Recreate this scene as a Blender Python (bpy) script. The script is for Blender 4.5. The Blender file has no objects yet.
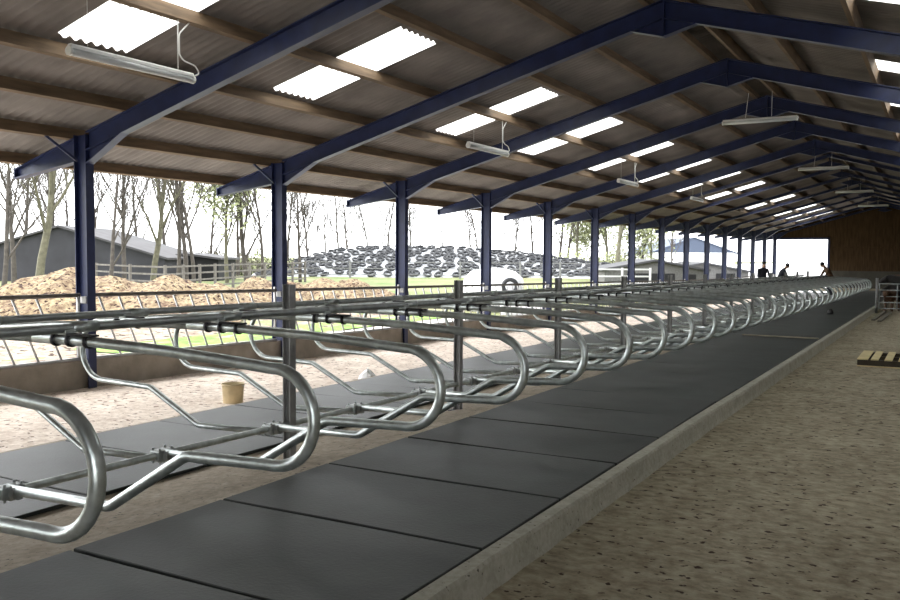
import bpy, bmesh, math, random
from mathutils import Vector, Matrix

C = bpy.context.scene.collection
PI = math.pi
random.seed(7)

# ------------------------------------------------------------------ helpers
def finish(name, bm, mat, parent=None, smooth=False, loc=None, mats=None):
    bmesh.ops.recalc_face_normals(bm, faces=bm.faces)
    me = bpy.data.meshes.new(name)
    for f in bm.faces:
        f.smooth = smooth
    bm.to_mesh(me); bm.free()
    for m in (mats or [mat]):
        me.materials.append(m)
    o = bpy.data.objects.new(name, me)
    C.objects.link(o)
    if parent is not None:
        o.parent = parent
    if loc is not None:
        o.location = loc
    return o

def tag(o, label, cat, group=None, kind=None):
    o['label'] = label; o['category'] = cat
    if group: o['group'] = group
    if kind: o['kind'] = kind
    return o

def struct(o):
    o['kind'] = 'structure'
    return o

def thing(name, label, cat, loc=(0, 0, 0), rz=0.0, group=None):
    e = bpy.data.objects.new(name, None)
    e.empty_display_size = 0.1
    C.objects.link(e)
    e.location = loc; e.rotation_euler = (0, 0, rz)
    return tag(e, label, cat, group)

def copy_tree(o, parent=None):
    c = o.copy(); C.objects.link(c)
    c.parent = parent
    for ch in list(o.children):
        copy_tree(ch, c)
    return c

def box(bm, x0, x1, y0, y1, z0, z1, bevel=0.0):
    vs = [bm.verts.new((x, y, z)) for x in (x0, x1) for y in (y0, y1) for z in (z0, z1)]
    fs = [(0,1,3,2),(4,6,7,5),(0,4,5,1),(2,3,7,6),(0,2,6,4),(1,5,7,3)]
    faces = [bm.faces.new([vs[i] for i in f]) for f in fs]
    if bevel:
        es = {e for f in faces for e in f.edges}
        bmesh.ops.bevel(bm, geom=list(es), offset=bevel, segments=2, profile=0.6, affect='EDGES')

def bar(bm, a, b, w, h, up=(0, 0, 1)):
    """rectangular bar from a to b; w sideways, h along up"""
    a, b = Vector(a), Vector(b)
    d = (b - a).normalized()
    s = d.cross(Vector(up))
    if s.length < 1e-4: s = d.cross(Vector((1, 0, 0)))
    s.normalize(); u = s.cross(d)
    vs = []
    for p in (a, b):
        for i, j in ((-1,-1),(1,-1),(1,1),(-1,1)):
            vs.append(bm.verts.new(p + s*(i*w/2) + u*(j*h/2)))
    for f in ((0,1,2,3),(7,6,5,4),(0,4,5,1),(1,5,6,2),(2,6,7,3),(3,7,4,0)):
        bm.faces.new([vs[i] for i in f])

def prism(bm, poly, axis, t0, t1):
    """poly of 2D points extruded along axis ('y': poly is x,z; 'x': poly is y,z)"""
    def P(p, t):
        return (p[0], t, p[1]) if axis == 'y' else (t, p[0], p[1])
    A = [bm.verts.new(P(p, t0)) for p in poly]
    B = [bm.verts.new(P(p, t1)) for p in poly]
    bm.faces.new(A); bm.faces.new(B[::-1])
    n = len(poly)
    for i in range(n):
        bm.faces.new((A[i], B[i], B[(i+1) % n], A[(i+1) % n]))

def sweep(bm, pts, r, n=12, caps=True):
    pts = [Vector(p) for p in pts]
    rs = r if isinstance(r, (list, tuple)) else [r]*len(pts)
    rings = []
    t = (pts[1]-pts[0]).normalized()
    ref = Vector((0, 0, 1)) if abs(t.z) < 0.9 else Vector((1, 0, 0))
    nrm = (ref - t*ref.dot(t)).normalized()
    for i, p in enumerate(pts):
        if i == 0: t = (pts[1]-p).normalized()
        elif i == len(pts)-1: t = (p-pts[i-1]).normalized()
        else: t = ((pts[i+1]-p).normalized() + (p-pts[i-1]).normalized()).normalized()
        nrm = (nrm - t*nrm.dot(t))
        if nrm.length < 1e-5: nrm = t.orthogonal()
        nrm.normalize()
        bn = t.cross(nrm)
        rings.append([bm.verts.new(p + (nrm*math.cos(2*PI*k/n) + bn*math.sin(2*PI*k/n))*rs[i]) for k in range(n)])
    for a, b in zip(rings, rings[1:]):
        for k in range(n):
            bm.faces.new((a[k], a[(k+1) % n], b[(k+1) % n], b[k]))
    if caps:
        bm.faces.new(rings[0][::-1]); bm.faces.new(rings[-1])

def fillet(pts, rad, seg=6):
    pts = [Vector(p) for p in pts]
    out = [pts[0]]
    for i in range(1, len(pts)-1):
        p = pts[i]; a = pts[i-1]-p; b = pts[i+1]-p
        ang = a.angle(b)
        if ang > PI-0.02:
            out.append(p); continue
        d = min(rad/math.tan(ang/2), a.length*0.48, b.length*0.48)
        A = p + a.normalized()*d; B = p + b.normalized()*d
        for k in range(seg+1):
            s = k/seg
            out.append(A*(1-s)**2 + p*2*s*(1-s) + B*s**2)
    out.append(pts[-1])
    return out

def cyl(bm, a, b, r, n=12):
    sweep(bm, [a, b], r, n)

ORD = ['first','second','third','fourth','fifth','sixth','seventh','eighth','ninth','tenth','eleventh','twelfth',
 'thirteenth','fourteenth','fifteenth','sixteenth','seventeenth','eighteenth','nineteenth']
def ordinal(n):
    if n <= 19: return ORD[n-1]
    tens = {2:'twenty',3:'thirty',4:'forty',5:'fifty'}[n//10]
    if n % 10 == 0: return tens[:-1]+'ieth'
    return tens+'-'+ORD[n % 10-1]

# ------------------------------------------------------------------ materials
def mat(name, col, rough=0.8, metal=0.0, spec=None, var=0.0, scale=8.0, col2=None, bump=0.0, bscale=30.0, detail=6.0, stretch=None):
    m = bpy.data.materials.new(name); m.use_nodes = True
    nt = m.node_tree; b = nt.nodes['Principled BSDF']
    b.inputs['Roughness'].default_value = rough
    b.inputs['Metallic'].default_value = metal
    if spec is not None: b.inputs['Specular IOR Level'].default_value = spec
    b.inputs['Base Color'].default_value = (*col, 1)
    tc = nt.nodes.new('ShaderNodeTexCoord'); mp = nt.nodes.new('ShaderNodeMapping')
    nt.links.new(tc.outputs['Object'], mp.inputs['Vector'])
    if stretch: mp.inputs['Scale'].default_value = stretch
    if var or col2:
        nz = nt.nodes.new('ShaderNodeTexNoise'); nz.inputs['Scale'].default_value = scale
        nz.inputs['Detail'].default_value = detail
        nt.links.new(mp.outputs[0], nz.inputs['Vector'])
        cr = nt.nodes.new('ShaderNodeValToRGB')
        c1 = tuple(max(0, c*(1-var)) for c in col); c2 = col2 or tuple(min(1, c*(1+var)) for c in col)
        cr.color_ramp.elements[0].color = (*c1, 1); cr.color_ramp.elements[1].color = (*c2, 1)
        cr.color_ramp.elements[0].position = 0.33; cr.color_ramp.elements[1].position = 0.67
        nt.links.new(nz.outputs['Fac'], cr.inputs[0]); nt.links.new(cr.outputs[0], b.inputs['Base Color'])
    if bump:
        nb = nt.nodes.new('ShaderNodeTexNoise'); nb.inputs['Scale'].default_value = bscale; nb.inputs['Detail'].default_value = 5
        nt.links.new(mp.outputs[0], nb.inputs['Vector'])
        bp = nt.nodes.new('ShaderNodeBump'); bp.inputs['Strength'].default_value = bump; bp.inputs['Distance'].default_value = 0.02
        nt.links.new(nb.outputs['Fac'], bp.inputs['Height']); nt.links.new(bp.outputs[0], b.inputs['Normal'])
    return m

def ground_mat(name, layers, speck=None, bump=0.4, rough=0.95, stretch=None):
    """layers: list of (colour a, colour b, noise scale); later layers multiply-mixed"""
    m = bpy.data.materials.new(name); m.use_nodes = True
    nt = m.node_tree; L = nt.links; b = nt.nodes['Principled BSDF']
    b.inputs['Roughness'].default_value = rough; b.inputs['Specular IOR Level'].default_value = 0.2
    tc = nt.nodes.new('ShaderNodeTexCoord'); mp = nt.nodes.new('ShaderNodeMapping')
    if stretch: mp.inputs['Scale'].default_value = stretch
    L.new(tc.outputs['Object'], mp.inputs['Vector'])
    prev = None
    for (ca, cb, sc) in layers:
        nz = nt.nodes.new('ShaderNodeTexNoise'); nz.inputs['Scale'].default_value = sc; nz.inputs['Detail'].default_value = 8
        nz.inputs['Roughness'].default_value = 0.65
        L.new(mp.outputs[0], nz.inputs['Vector'])
        cr = nt.nodes.new('ShaderNodeValToRGB')
        cr.color_ramp.elements[0].color = (*ca, 1); cr.color_ramp.elements[1].color = (*cb, 1)
        cr.color_ramp.elements[0].position = 0.38; cr.color_ramp.elements[1].position = 0.62
        L.new(nz.outputs['Fac'], cr.inputs[0])
        if prev is None: prev = cr.outputs[0]
        else:
            mx = nt.nodes.new('ShaderNodeMix'); mx.data_type = 'RGBA'; mx.blend_type = 'MIX'
            mx.inputs['Factor'].default_value = 0.5
            L.new(prev, mx.inputs['A']); L.new(cr.outputs[0], mx.inputs['B']); prev = mx.outputs['Result']
    if speck:
        col, sc, thr = speck
        nz = nt.nodes.new('ShaderNodeTexNoise'); nz.inputs['Scale'].default_value = sc; nz.inputs['Detail'].default_value = 3
        L.new(mp.outputs[0], nz.inputs['Vector'])
        cr = nt.nodes.new('ShaderNodeValToRGB')
        cr.color_ramp.elements[0].position = thr; cr.color_ramp.elements[1].position = thr+0.03
        cr.color_ramp.elements[0].color = (0,0,0,1); cr.color_ramp.elements[1].color = (1,1,1,1)
        L.new(nz.outputs['Fac'], cr.inputs[0])
        mx = nt.nodes.new('ShaderNodeMix'); mx.data_type = 'RGBA'
        L.new(cr.outputs[0], mx.inputs['Factor']); L.new(prev, mx.inputs['A']); mx.inputs['B'].default_value = (*col, 1)
        prev = mx.outputs['Result']
    L.new(prev, b.inputs['Base Color'])
    nb = nt.nodes.new('ShaderNodeTexNoise'); nb.inputs['Scale'].default_value = 14; nb.inputs['Detail'].default_value = 8
    L.new(mp.outputs[0], nb.inputs['Vector'])
    bp = nt.nodes.new('ShaderNodeBump'); bp.inputs['Strength'].default_value = bump; bp.inputs['Distance'].default_value = 0.03
    L.new(nb.outputs['Fac'], bp.inputs['Height']); L.new(bp.outputs[0], b.inputs['Normal'])
    return m

M_blue = mat('blue_paint', (0.013, 0.020, 0.068), 0.45, spec=0.4, var=0.18, scale=5)
M_galv = mat('galvanised_steel', (0.50, 0.545, 0.535), 0.34, metal=0.72, var=0.22, scale=14, bump=0.05, bscale=60)
M_galv_dull = mat('dull_galvanised_steel', (0.36, 0.385, 0.385), 0.45, metal=0.7, var=0.22, scale=9)
M_galv_lit = mat('lit_galvanised_steel', (0.48, 0.48, 0.48), 0.5, metal=0.3, var=0.15, scale=9)  # brightness of lit bars put into a paler, less metallic galvanised colour
M_clamp = mat('dark_clamp_steel', (0.05, 0.05, 0.055), 0.5, metal=0.8, var=0.2)
M_rubber = mat('rubber_mat', (0.023, 0.029, 0.0265), 0.5, spec=0.40, var=0.28, scale=2.2, bump=0.12, bscale=45)
def per_object_tone(m, lo, hi):
    nt = m.node_tree; b = nt.nodes['Principled BSDF']; src = b.inputs['Base Color'].links[0].from_socket
    oi = nt.nodes.new('ShaderNodeObjectInfo'); mr = nt.nodes.new('ShaderNodeMapRange')
    mr.inputs['To Min'].default_value = lo; mr.inputs['To Max'].default_value = hi
    nt.links.new(oi.outputs['Random'], mr.inputs['Value'])
    vm = nt.nodes.new('ShaderNodeVectorMath'); vm.operation = 'SCALE'
    nt.links.new(src, vm.inputs[0]); nt.links.new(mr.outputs[0], vm.inputs['Scale']); nt.links.new(vm.outputs[0], b.inputs['Base Color'])
per_object_tone(M_rubber, 0.82, 1.25)
M_conc = ground_mat('bed_concrete', [((0.24,0.20,0.15),(0.38,0.33,0.26),3.0),((0.18,0.15,0.11),(0.38,0.33,0.265),14)], ((0.06,0.05,0.04),22,0.66))
M_kerb = ground_mat('kerb_concrete', [((0.34,0.335,0.275),(0.48,0.47,0.40),5.0),((0.30,0.29,0.235),(0.46,0.44,0.375),25)], ((0.12,0.11,0.09),30,0.68), bump=0.3)
M_alley = ground_mat('dusty_alley', [((0.22,0.18,0.12),(0.47,0.42,0.30),0.8),((0.27,0.26,0.19),(0.45,0.41,0.31),2.3),((0.17,0.135,0.09),(0.52,0.47,0.35),9)], ((0.06,0.04,0.028),13,0.625), bump=0.6, stretch=(0.9,1.2,1))
M_strawalley = ground_mat('straw_littered_concrete', [((0.60,0.51,0.44),(0.84,0.76,0.67),1.2),((0.42,0.32,0.25),(0.86,0.78,0.70),9)], ((0.17,0.11,0.08),11,0.615), bump=0.5)
M_feedwall = mat('feed_wall_concrete', (0.27, 0.235, 0.195), 0.9, var=0.22, scale=3, bump=0.2)
M_cement = mat('fibre_cement', (0.172, 0.151, 0.137), 0.9, var=0.2, scale=1.6, detail=9)
M_wood = mat('purlin_timber', (0.135, 0.088, 0.05), 0.8, var=0.3, scale=4, stretch=(4,0.5,4))
M_board = mat('brown_boards', (0.060, 0.038, 0.020), 0.9, spec=0.1, var=0.3, scale=3, stretch=(3,3,0.4))
M_block = mat('gable_concrete', (0.055, 0.052, 0.042), 0.9, var=0.2, scale=2)
M_white = mat('white_enamel', (0.80, 0.80, 0.78), 0.4)
M_diff = mat('light_diffuser', (0.60, 0.62, 0.62), 0.2, var=0.06)
M_cable = mat('white_cable', (0.62, 0.62, 0.60), 0.5)
M_bucket = mat('yellowed_bucket', (0.62, 0.50, 0.30), 0.7, var=0.2, scale=5)
M_paper = mat('white_paper', (0.8, 0.82, 0.84), 0.8)
M_pallet = mat('pale_pine', (0.66, 0.56, 0.30), 0.8, var=0.12, scale=6)
M_plank = mat('weathered_plank', (0.22, 0.205, 0.165), 0.85, var=0.2, scale=5)
M_black = mat('black_plastic', (0.012, 0.012, 0.013), 0.5)
M_tyre = mat('tyre_rubber', (0.021, 0.022, 0.025), 0.75, var=0.3, scale=3)
M_sheet = mat('white_silage_sheet', (0.34, 0.35, 0.37), 0.5, var=0.2, scale=1.2, bump=0.4, bscale=4)
M_wrap = mat('white_bale_wrap', (0.82, 0.83, 0.86), 0.35, bump=0.25, bscale=8)
M_fence = mat('grey_fence_wood', (0.105, 0.095, 0.085), 0.85, var=0.25, scale=4)
M_bark = mat('grey_bark', (0.055, 0.047, 0.040), 0.9, var=0.3, scale=4)
M_bark2 = mat('mossy_bark', (0.085, 0.080, 0.052), 0.9, var=0.3, scale=4)
M_leaf = mat('spring_leaves', (0.24, 0.26, 0.135), 0.8, var=0.3, scale=2)
M_leaf2 = mat('hedge_twigs', (0.10, 0.092, 0.066), 0.85, var=0.35, scale=2)
M_shed = mat('dark_shed_cladding', (0.024, 0.024, 0.029), 0.8, var=0.2, scale=1)
M_shedroof = mat('grey_shed_roof', (0.055, 0.053, 0.057), 0.85, var=0.15, scale=1)
M_blueroof = mat('slate_blue_roof', (0.045, 0.06, 0.095), 0.7, var=0.08)
M_render = mat('white_render', (0.78, 0.78, 0.78), 0.8)
M_dark = mat('shaded_inside', (0.008, 0.008, 0.009), 0.9)  # near black that paints in the shade of unlit interiors
M_muck = ground_mat('strawy_muck', [((0.06,0.03,0.022),(0.21,0.165,0.095),2.0),((0.06,0.032,0.025),(0.34,0.275,0.17),6.0)], ((0.022,0.010,0.008),7.0,0.585), bump=1.0)
M_field = ground_mat('grass_and_mud', [((0.075,0.125,0.035),(0.20,0.165,0.11),0.22),((0.07,0.12,0.03),(0.16,0.15,0.08),1.5)], None, bump=0.6)
M_yard = mat('pale_yard', (0.42, 0.42, 0.41), 0.95, var=0.2, scale=0.4)
M_strawyard = ground_mat('straw_strewn_yard', [((0.13,0.095,0.07),(0.28,0.235,0.18),0.7),((0.08,0.05,0.036),(0.32,0.28,0.22),3)], ((0.04,0.025,0.018),5,0.58), bump=1.0)
M_underlay = mat('black_underlay', (0.006, 0.006, 0.006), 0.95, spec=0.1)
M_skin = mat('skin', (0.40, 0.23, 0.16), 0.6)
M_navy = mat('dark_overalls', (0.018, 0.02, 0.032), 0.85)
M_brownjkt = mat('brown_jacket', (0.115, 0.062, 0.03), 0.85)
M_hair = mat('dark_hair', (0.012, 0.009, 0.008), 0.8)
M_cow = mat('black_hide', (0.014, 0.012, 0.011), 0.6, var=0.3)
M_cowbrown = mat('brown_hide', (0.10, 0.05, 0.025), 0.7, var=0.3)

M_sky = bpy.data.materials.new('translucent_roof_sheet'); M_sky.use_nodes = True
nt = M_sky.node_tree; nt.nodes.clear()
out = nt.nodes.new('ShaderNodeOutputMaterial'); tr = nt.nodes.new('ShaderNodeBsdfTranslucent'); df = nt.nodes.new('ShaderNodeBsdfDiffuse')
tr.inputs[0].default_value = (0.92, 0.92, 0.88, 1); df.inputs[0].default_value = (0.85, 0.86, 0.85, 1)
mx = nt.nodes.new('ShaderNodeMixShader'); mx.inputs[0].default_value = 0.15
nt.links.new(tr.outputs[0], mx.inputs[1]); nt.links.new(df.outputs[0], mx.inputs[2]); nt.links.new(mx.outputs[0], out.inputs[0])

# ------------------------------------------------------------------ camera
H = 1.87
F, YAW, PITCH, ROLL = 871.867, 0.5136, -0.0514, 0.0058
cam = bpy.data.cameras.new('camera'); co = bpy.data.objects.new('camera', cam); C.objects.link(co)
cam.sensor_fit = 'HORIZONTAL'; cam.sensor_width = 36; cam.lens = F/900*36; cam.clip_end = 2000; cam.clip_start = 0.05
fw = Vector((-math.sin(YAW)*math.cos(PITCH), math.cos(YAW)*math.cos(PITCH), math.sin(PITCH)))
rt = Vector((math.cos(YAW), math.sin(YAW), 0)); up = rt.cross(fw)
rt2 = rt*math.cos(ROLL) + up*math.sin(ROLL)*1.0; up2 = up*math.cos(ROLL) - rt*math.sin(ROLL)
mw = Matrix((( rt2.x, up2.x, -fw.x, 0),(rt2.y, up2.y, -fw.y, 0),(rt2.z, up2.z, -fw.z, H),(0,0,0,1)))
co.matrix_world = mw
bpy.context.scene.camera = co

def at(u, d):
    """ground position d metres in front of the viewpoint, u across the view"""
    s = (u-450)/F*d
    return (s*math.cos(YAW) - d*math.sin(YAW), s*math.sin(YAW) + d*math.cos(YAW))

# ------------------------------------------------------------------ key dimensions
XL, XR, XA = -10.93, 3.63, -3.65          # left columns, right columns, ridge
Y0, BAY, NB = 8.50, 4.294, 14             # first frame, bay, number of bays
YEND = Y0 + BAY*NB                        # far gable
YSTART = -4.1
SL = 0.278
XS = -4.92                                # middle line of the two rows of beds
def ztop(x):                              # top of the rafters / foot of the purlins
    return 3.58 + SL*(x-XL) if x <= XA else 3.58 + SL*(XR-x)
YR0, PITCHC, NC = 2.06, 1.2, 33           # cubicle dividers
# the barn floor falls gently away from the near end
def zbed(y): return -0.0062*max(0.0, min(y, 60)-9)
def zrow(y): return -0.0105*max(0.0, min(y, 30)-3.5) - 0.007*max(0.0, min(y, 60)-30)
def zla(y): return ZLA - 0.014*max(0.0, min(y, 50)-8)
ZLA = -0.10

# ------------------------------------------------------------------ floors and beds
def grid_sheet(name, m, x0, x1, y0, y1, z, nx, ny, amp=0.0, zf=None):
    bm = bmesh.new()
    V = []
    for j in range(ny+1):
        row = []
        for i in range(nx+1):
            x = x0+(x1-x0)*i/nx; y = y0+(y1-y0)*j/ny
            zz = (zf(x, y) if zf else z) + (random.uniform(-amp, amp) if 0 < i < nx and 0 < j < ny else 0)
            row.append(bm.verts.new((x, y, zz)))
        V.append(row)
    for j in range(ny):
        for i in range(nx):
            bm.faces.new((V[j][i], V[j][i+1], V[j+1][i+1], V[j+1][i]))
    return finish(name, bm, m, smooth=True)

struct(grid_sheet('floor', M_alley, -2.2, XR+0.3, -6, YEND+0.2, 0.0, 20, 200, 0.006, lambda x, y: zbed(y)))
struct(grid_sheet('floor', M_alley, -7.75, -2.15, 60.9, YEND+0.2, -0.33, 6, 6))
struct(grid_sheet('floor', M_strawalley, -11.0, -7.6, -6, YEND+0.2, ZLA, 14, 200, 0.008, lambda x, y: zla(y)))
# one concrete base under both rows of beds, falling gently to the left
bm = bmesh.new(); R = []
for y in [-6, 9] + list(range(12, 63, 3)):
    R.append([bm.verts.new((x, y, z + zbed(y))) for x, z in ((-2.25, -0.5), (-2.25, 0.141), (-4.31, 0.141), (-5.60, -0.03), (-7.75, -0.03), (-7.75, -0.5))])
for a, b in zip(R, R[1:]):
    for k in range(6): bm.faces.new((a[k], b[k], b[(k+1) % 6], a[(k+1) % 6]))
bm.faces.new(R[0]); bm.faces.new(R[-1][::-1])
struct(finish('bed_slab', bm, M_conc))
# black sheet added under the mats to darken the joints between them
for x0, x1, z in ((-4.30, -2.254, 0.145), (-7.58, -5.66, -0.026)):
    struct(grid_sheet('joint_backing', M_underlay, x0, x1, 2.0, 58.5, z, 1, 40, 0, lambda x, y, z=z: z + zbed(y)))
# kerb with a slightly broken outer lip
bm = bmesh.new()
ny = 330; rows = []
for j in range(ny+1):
    y = -2 + 65*j/ny
    e = random.uniform(-0.006, 0.006); c = random.uniform(0, 0.012)
    prof = [(-2.252, 0.0), (-2.252, 0.176), (-2.165+e, 0.176-c*0.3), (-2.150+e, 0.162-c), (-2.138+e*0.5, 0.05), (-2.12+e, -0.02)]
    rows.append([bm.verts.new((p[0], y, p[1]+zbed(y))) for p in prof])
for a, b in zip(rows, rows[1:]):
    for k in range(5):
        bm.faces.new((a[k], b[k], b[k+1], a[k+1]))
bm.faces.new(rows[0]); bm.faces.new(rows[-1][::-1])
struct(finish('kerb', bm, M_kerb))

# rubber mats
def mat_mesh(x0, x1, seed):
    bm = bmesh.new()
    n, k = 12, 8
    W = 1.170
    def z(i, j): return 0.030 + 0.003*math.sin(0.5*i+seed)*math.sin(0.5*j+2*seed)
    def ring(inset, dz):
        out = []
        for j in range(k+1):
            for i in range(n+1):
                if i in (0, n) or j in (0, k): out.append((i, j))
        return out
    xs = [x0 + (x1-x0)*i/n for i in range(n+1)]; ys = [W*(j/k-0.5) for j in range(k+1)]
    V = [[bm.verts.new((min(max(xs[i], x0+.005), x1-.005), min(max(ys[j], -W/2+.005), W/2-.005), z(i, j))) for i in range(n+1)] for j in range(k+1)]
    for j in range(k):
        for i in range(n): bm.faces.new((V[j][i], V[j][i+1], V[j+1][i+1], V[j+1][i]))
    per = [(i, 0) for i in range(n+1)] + [(n, j) for j in range(1, k+1)] + [(i, k) for i in range(n-1, -1, -1)] + [(0, j) for j in range(k-1, 0, -1)]
    top = [V[j][i] for i, j in per]
    mid = [bm.verts.new((xs[i], ys[j], z(i, j)-0.005)) for i, j in per]
    low = [bm.verts.new((xs[i], ys[j], 0.002)) for i, j in per]
    m = len(per)
    for a, b in ((top, mid), (mid, low)):
        for q in range(m): bm.faces.new((a[q], b[q], b[(q+1) % m], a[(q+1) % m]))
    bm.faces.new(low[::-1])
    return bm
NM = 47
for side in (0, 1):
    protos = []
    for s in range(3):
        bm = mat_mesh(-1.012, 1.012, s+3*side) if side == 0 else mat_mesh(-0.965, 0.965, s+3*side)
        protos.append(finish('rubber_mat', bm, M_rubber))
    for i in range(NM):
        o = protos[i] if i < 3 else protos[(i*7) % 3].copy()
        if i >= 3: C.objects.link(o)
        y = 3.22 + 1.2*(i-1) + 0.6
        if side == 0:
            o.location = (-3.288 + random.uniform(-0.006, 0.006), y, 0.145 + zbed(y))
            tag(o, 'black rubber mat on the kerb side of the bed, %s from the near end' % ordinal(i+1), 'mat', 'rubber mats beside the kerb')
        else:
            o.location = (-6.62 + random.uniform(-0.01, 0.01), y, -0.026 + zbed(y))
            tag(o, 'black rubber mat in the row behind the dividers, %s from the near end' % ordinal(i+1), 'mat', 'rubber mats in the far row')

# ------------------------------------------------------------------ cubicle dividers
def divider():
    root = thing('cubicle_divider', '', 'cubicle divider', (XS, YR0, 0.06), 0, 'cubicle dividers in the long row')
    dz = -0.06
    # front loop, towards the kerb
    top = [(0.28, 0, 1.372), (0.75, 0, 1.372), (1.35, 0, 1.356), (1.75, 0, 1.335)]
    cx, cz, r = 2.105, 1.075, 0.24
    arc = [(cx + r*math.cos(a), 0, cz + r*math.sin(a)) for a in [math.radians(95-12.33*k) for k in range(16)]]
    low = fillet([(2.06, 0, 0.835), (1.50, 0, 0.812), (0.90, 0, 0.452), (-0.02, 0, 0.425)], 0.16, 7)
    p = [(x, y, z+dz) for x, y, z in top+arc] + [(v.x, v.y, v.z+dz) for v in low]
    bm = bmesh.new(); sweep(bm, p, 0.0305, 14)
    finish('front_loop', bm, M_galv, root, True)
    # back loop
    top = [(0.62, 0, 1.372), (0.0, 0, 1.368), (-1.2, 0, 1.315)]
    cx, cz, r = -2.13, 0.955, 0.29
    arc = [(cx + r*math.cos(a), 0, cz + r*math.sin(a)) for a in [math.radians(85+11.8*k) for k in range(16)]]
    low = fillet([(-2.10, 0, 0.665), (-1.47, 0, 0.648), (-0.86, 0, 0.352), (0.02, 0, 0.382)], 0.14, 7)
    p = [(x, y, z+dz) for x, y, z in top+arc] + [(v.x, v.y, v.z+dz) for v in low]
    bm = bmesh.new(); sweep(bm, p, 0.0265, 12)
    finish('back_loop', bm, M_galv, root, True)
    # neck clamps
    for name_x, xs, px0, px1 in (('f', (0.47, 0.60, 0.75), 0.44, 0.80), ('b', (-0.47, -0.36, -0.24), -0.50, -0.20)):
        bm = bmesh.new()
        box(bm, px0, px1, -0.03, 0.03, 1.400+dz, 1.412+dz, 0.003)
        k = finish('neck_clamp', bm, M_clamp, root)
        for x in xs:
            bm = bmesh.new()
            zc = 1.372+dz if name_x == 'f' else 1.357+dz
            rr = 0.0405 if name_x == 'f' else 0.034
            sweep(bm, [(x-0.011, 0, zc), (x+0.011, 0, zc)], rr, 14)
            finish('u_bolt', bm, M_clamp, k, True)
    # lower rail clamp with bolts
    bm = bmesh.new()
    sweep(bm, [(-0.09, 0, 0.40+dz), (0.09, 0, 0.415+dz)], 0.042, 14)
    box(bm, -0.05, 0.05, -0.075, 0.075, 0.375+dz, 0.455+dz, 0.012)
    k = finish('rail_clamp', bm, M_galv_dull, root)
    for x in (-0.035, 0.035):
        for y in (-0.055, 0.055):
            bm = bmesh.new(); cyl(bm, (x, y, 0.36+dz), (x, y, 0.470+dz), 0.009, 8)
            finish('bolt', bm, M_galv_dull, k)
    return root
proto = divider()
for i in range(NC):
    d = proto if i == 0 else copy_tree(proto)
    d.location = (XS, YR0 + PITCHC*i - (0.02 if i == 0 else 0), 0.06 + zrow(YR0 + PITCHC*i))
    w = 'galvanised cubicle divider with bent tube loops, %s from the near end of the row' % ordinal(i+1)
    if i == NC-1: w = 'galvanised cubicle divider at the far end of the row, by the gate'
    d['label'] = w

# ------------------------------------------------------------------ rails along the row
YE = YR0 + PITCHC*(NC-1) + 0.5
def long_rail(name, label, x, z, r, m, joints):
    root = thing(name, label, 'rail', (x, 0.6, z))
    bm = bmesh.new(); n = 40
    sweep(bm, [(0, (YE-0.6)*k/n, 0.003*math.sin(k*1.7) + zrow(0.6+(YE-0.6)*k/n)) for k in range(n+1)], r, 14)
    finish('tube', bm, m, root, True)
    if joints:
        for i in range(NC):
            y = YR0 + PITCHC*i - 0.6; zz = zrow(y+0.6)
            bm = bmesh.new()
            sweep(bm, [(0, y+0.03, zz), (0, y+0.20, zrow(y+0.8))], r+0.006, 14)
            box(bm, -0.035, 0.035, y-0.035, y+0.035, zz-r-0.012, zz-r+0.02, 0.004)
            finish('rail_joint', bm, M_galv, root, True)
long_rail('neck_rail', 'grey steel neck rail bolted over the kerb side of the cubicle dividers', -4.36, 1.441, 0.027, M_galv_dull, True)
long_rail('neck_rail', 'grey steel neck rail farther back along the top of the cubicle dividers', -5.29, 1.436, 0.026, M_galv_dull, True)
long_rail('bottom_rail', 'low galvanised rail clamped along the middle of the cubicle dividers', XS, 0.415, 0.026, M_galv, False)

M_post = mat('post_steel', (0.30, 0.30, 0.295), 0.6, metal=0.4, var=0.2)
for i in range(12):
    y = 5.86 + 3.03*i
    e = thing('support_post', 'upright steel post between the bed rows, %s from the near end' % ordinal(i+1), 'post', (XS+0.02, y, 0.05 + zbed(y)), 0, 'upright posts along the beds')
    bm = bmesh.new()
    ztopp = 1.585 + zrow(y) - zbed(y)
    box(bm, -0.04, -0.032, -0.04, 0.04, 0, ztopp)
    box(bm, 0.032, 0.04, -0.04, 0.04, 0, ztopp)
    box(bm, -0.032, 0.032, -0.005, 0.005, 0, ztopp)
    finish('upright', bm, M_post, e)
    bm = bmesh.new(); box(bm, -0.09, 0.09, -0.09, 0.09, -0.01, 0.012, 0.004)
    finish('foot_plate', bm, M_clamp, e)

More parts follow.
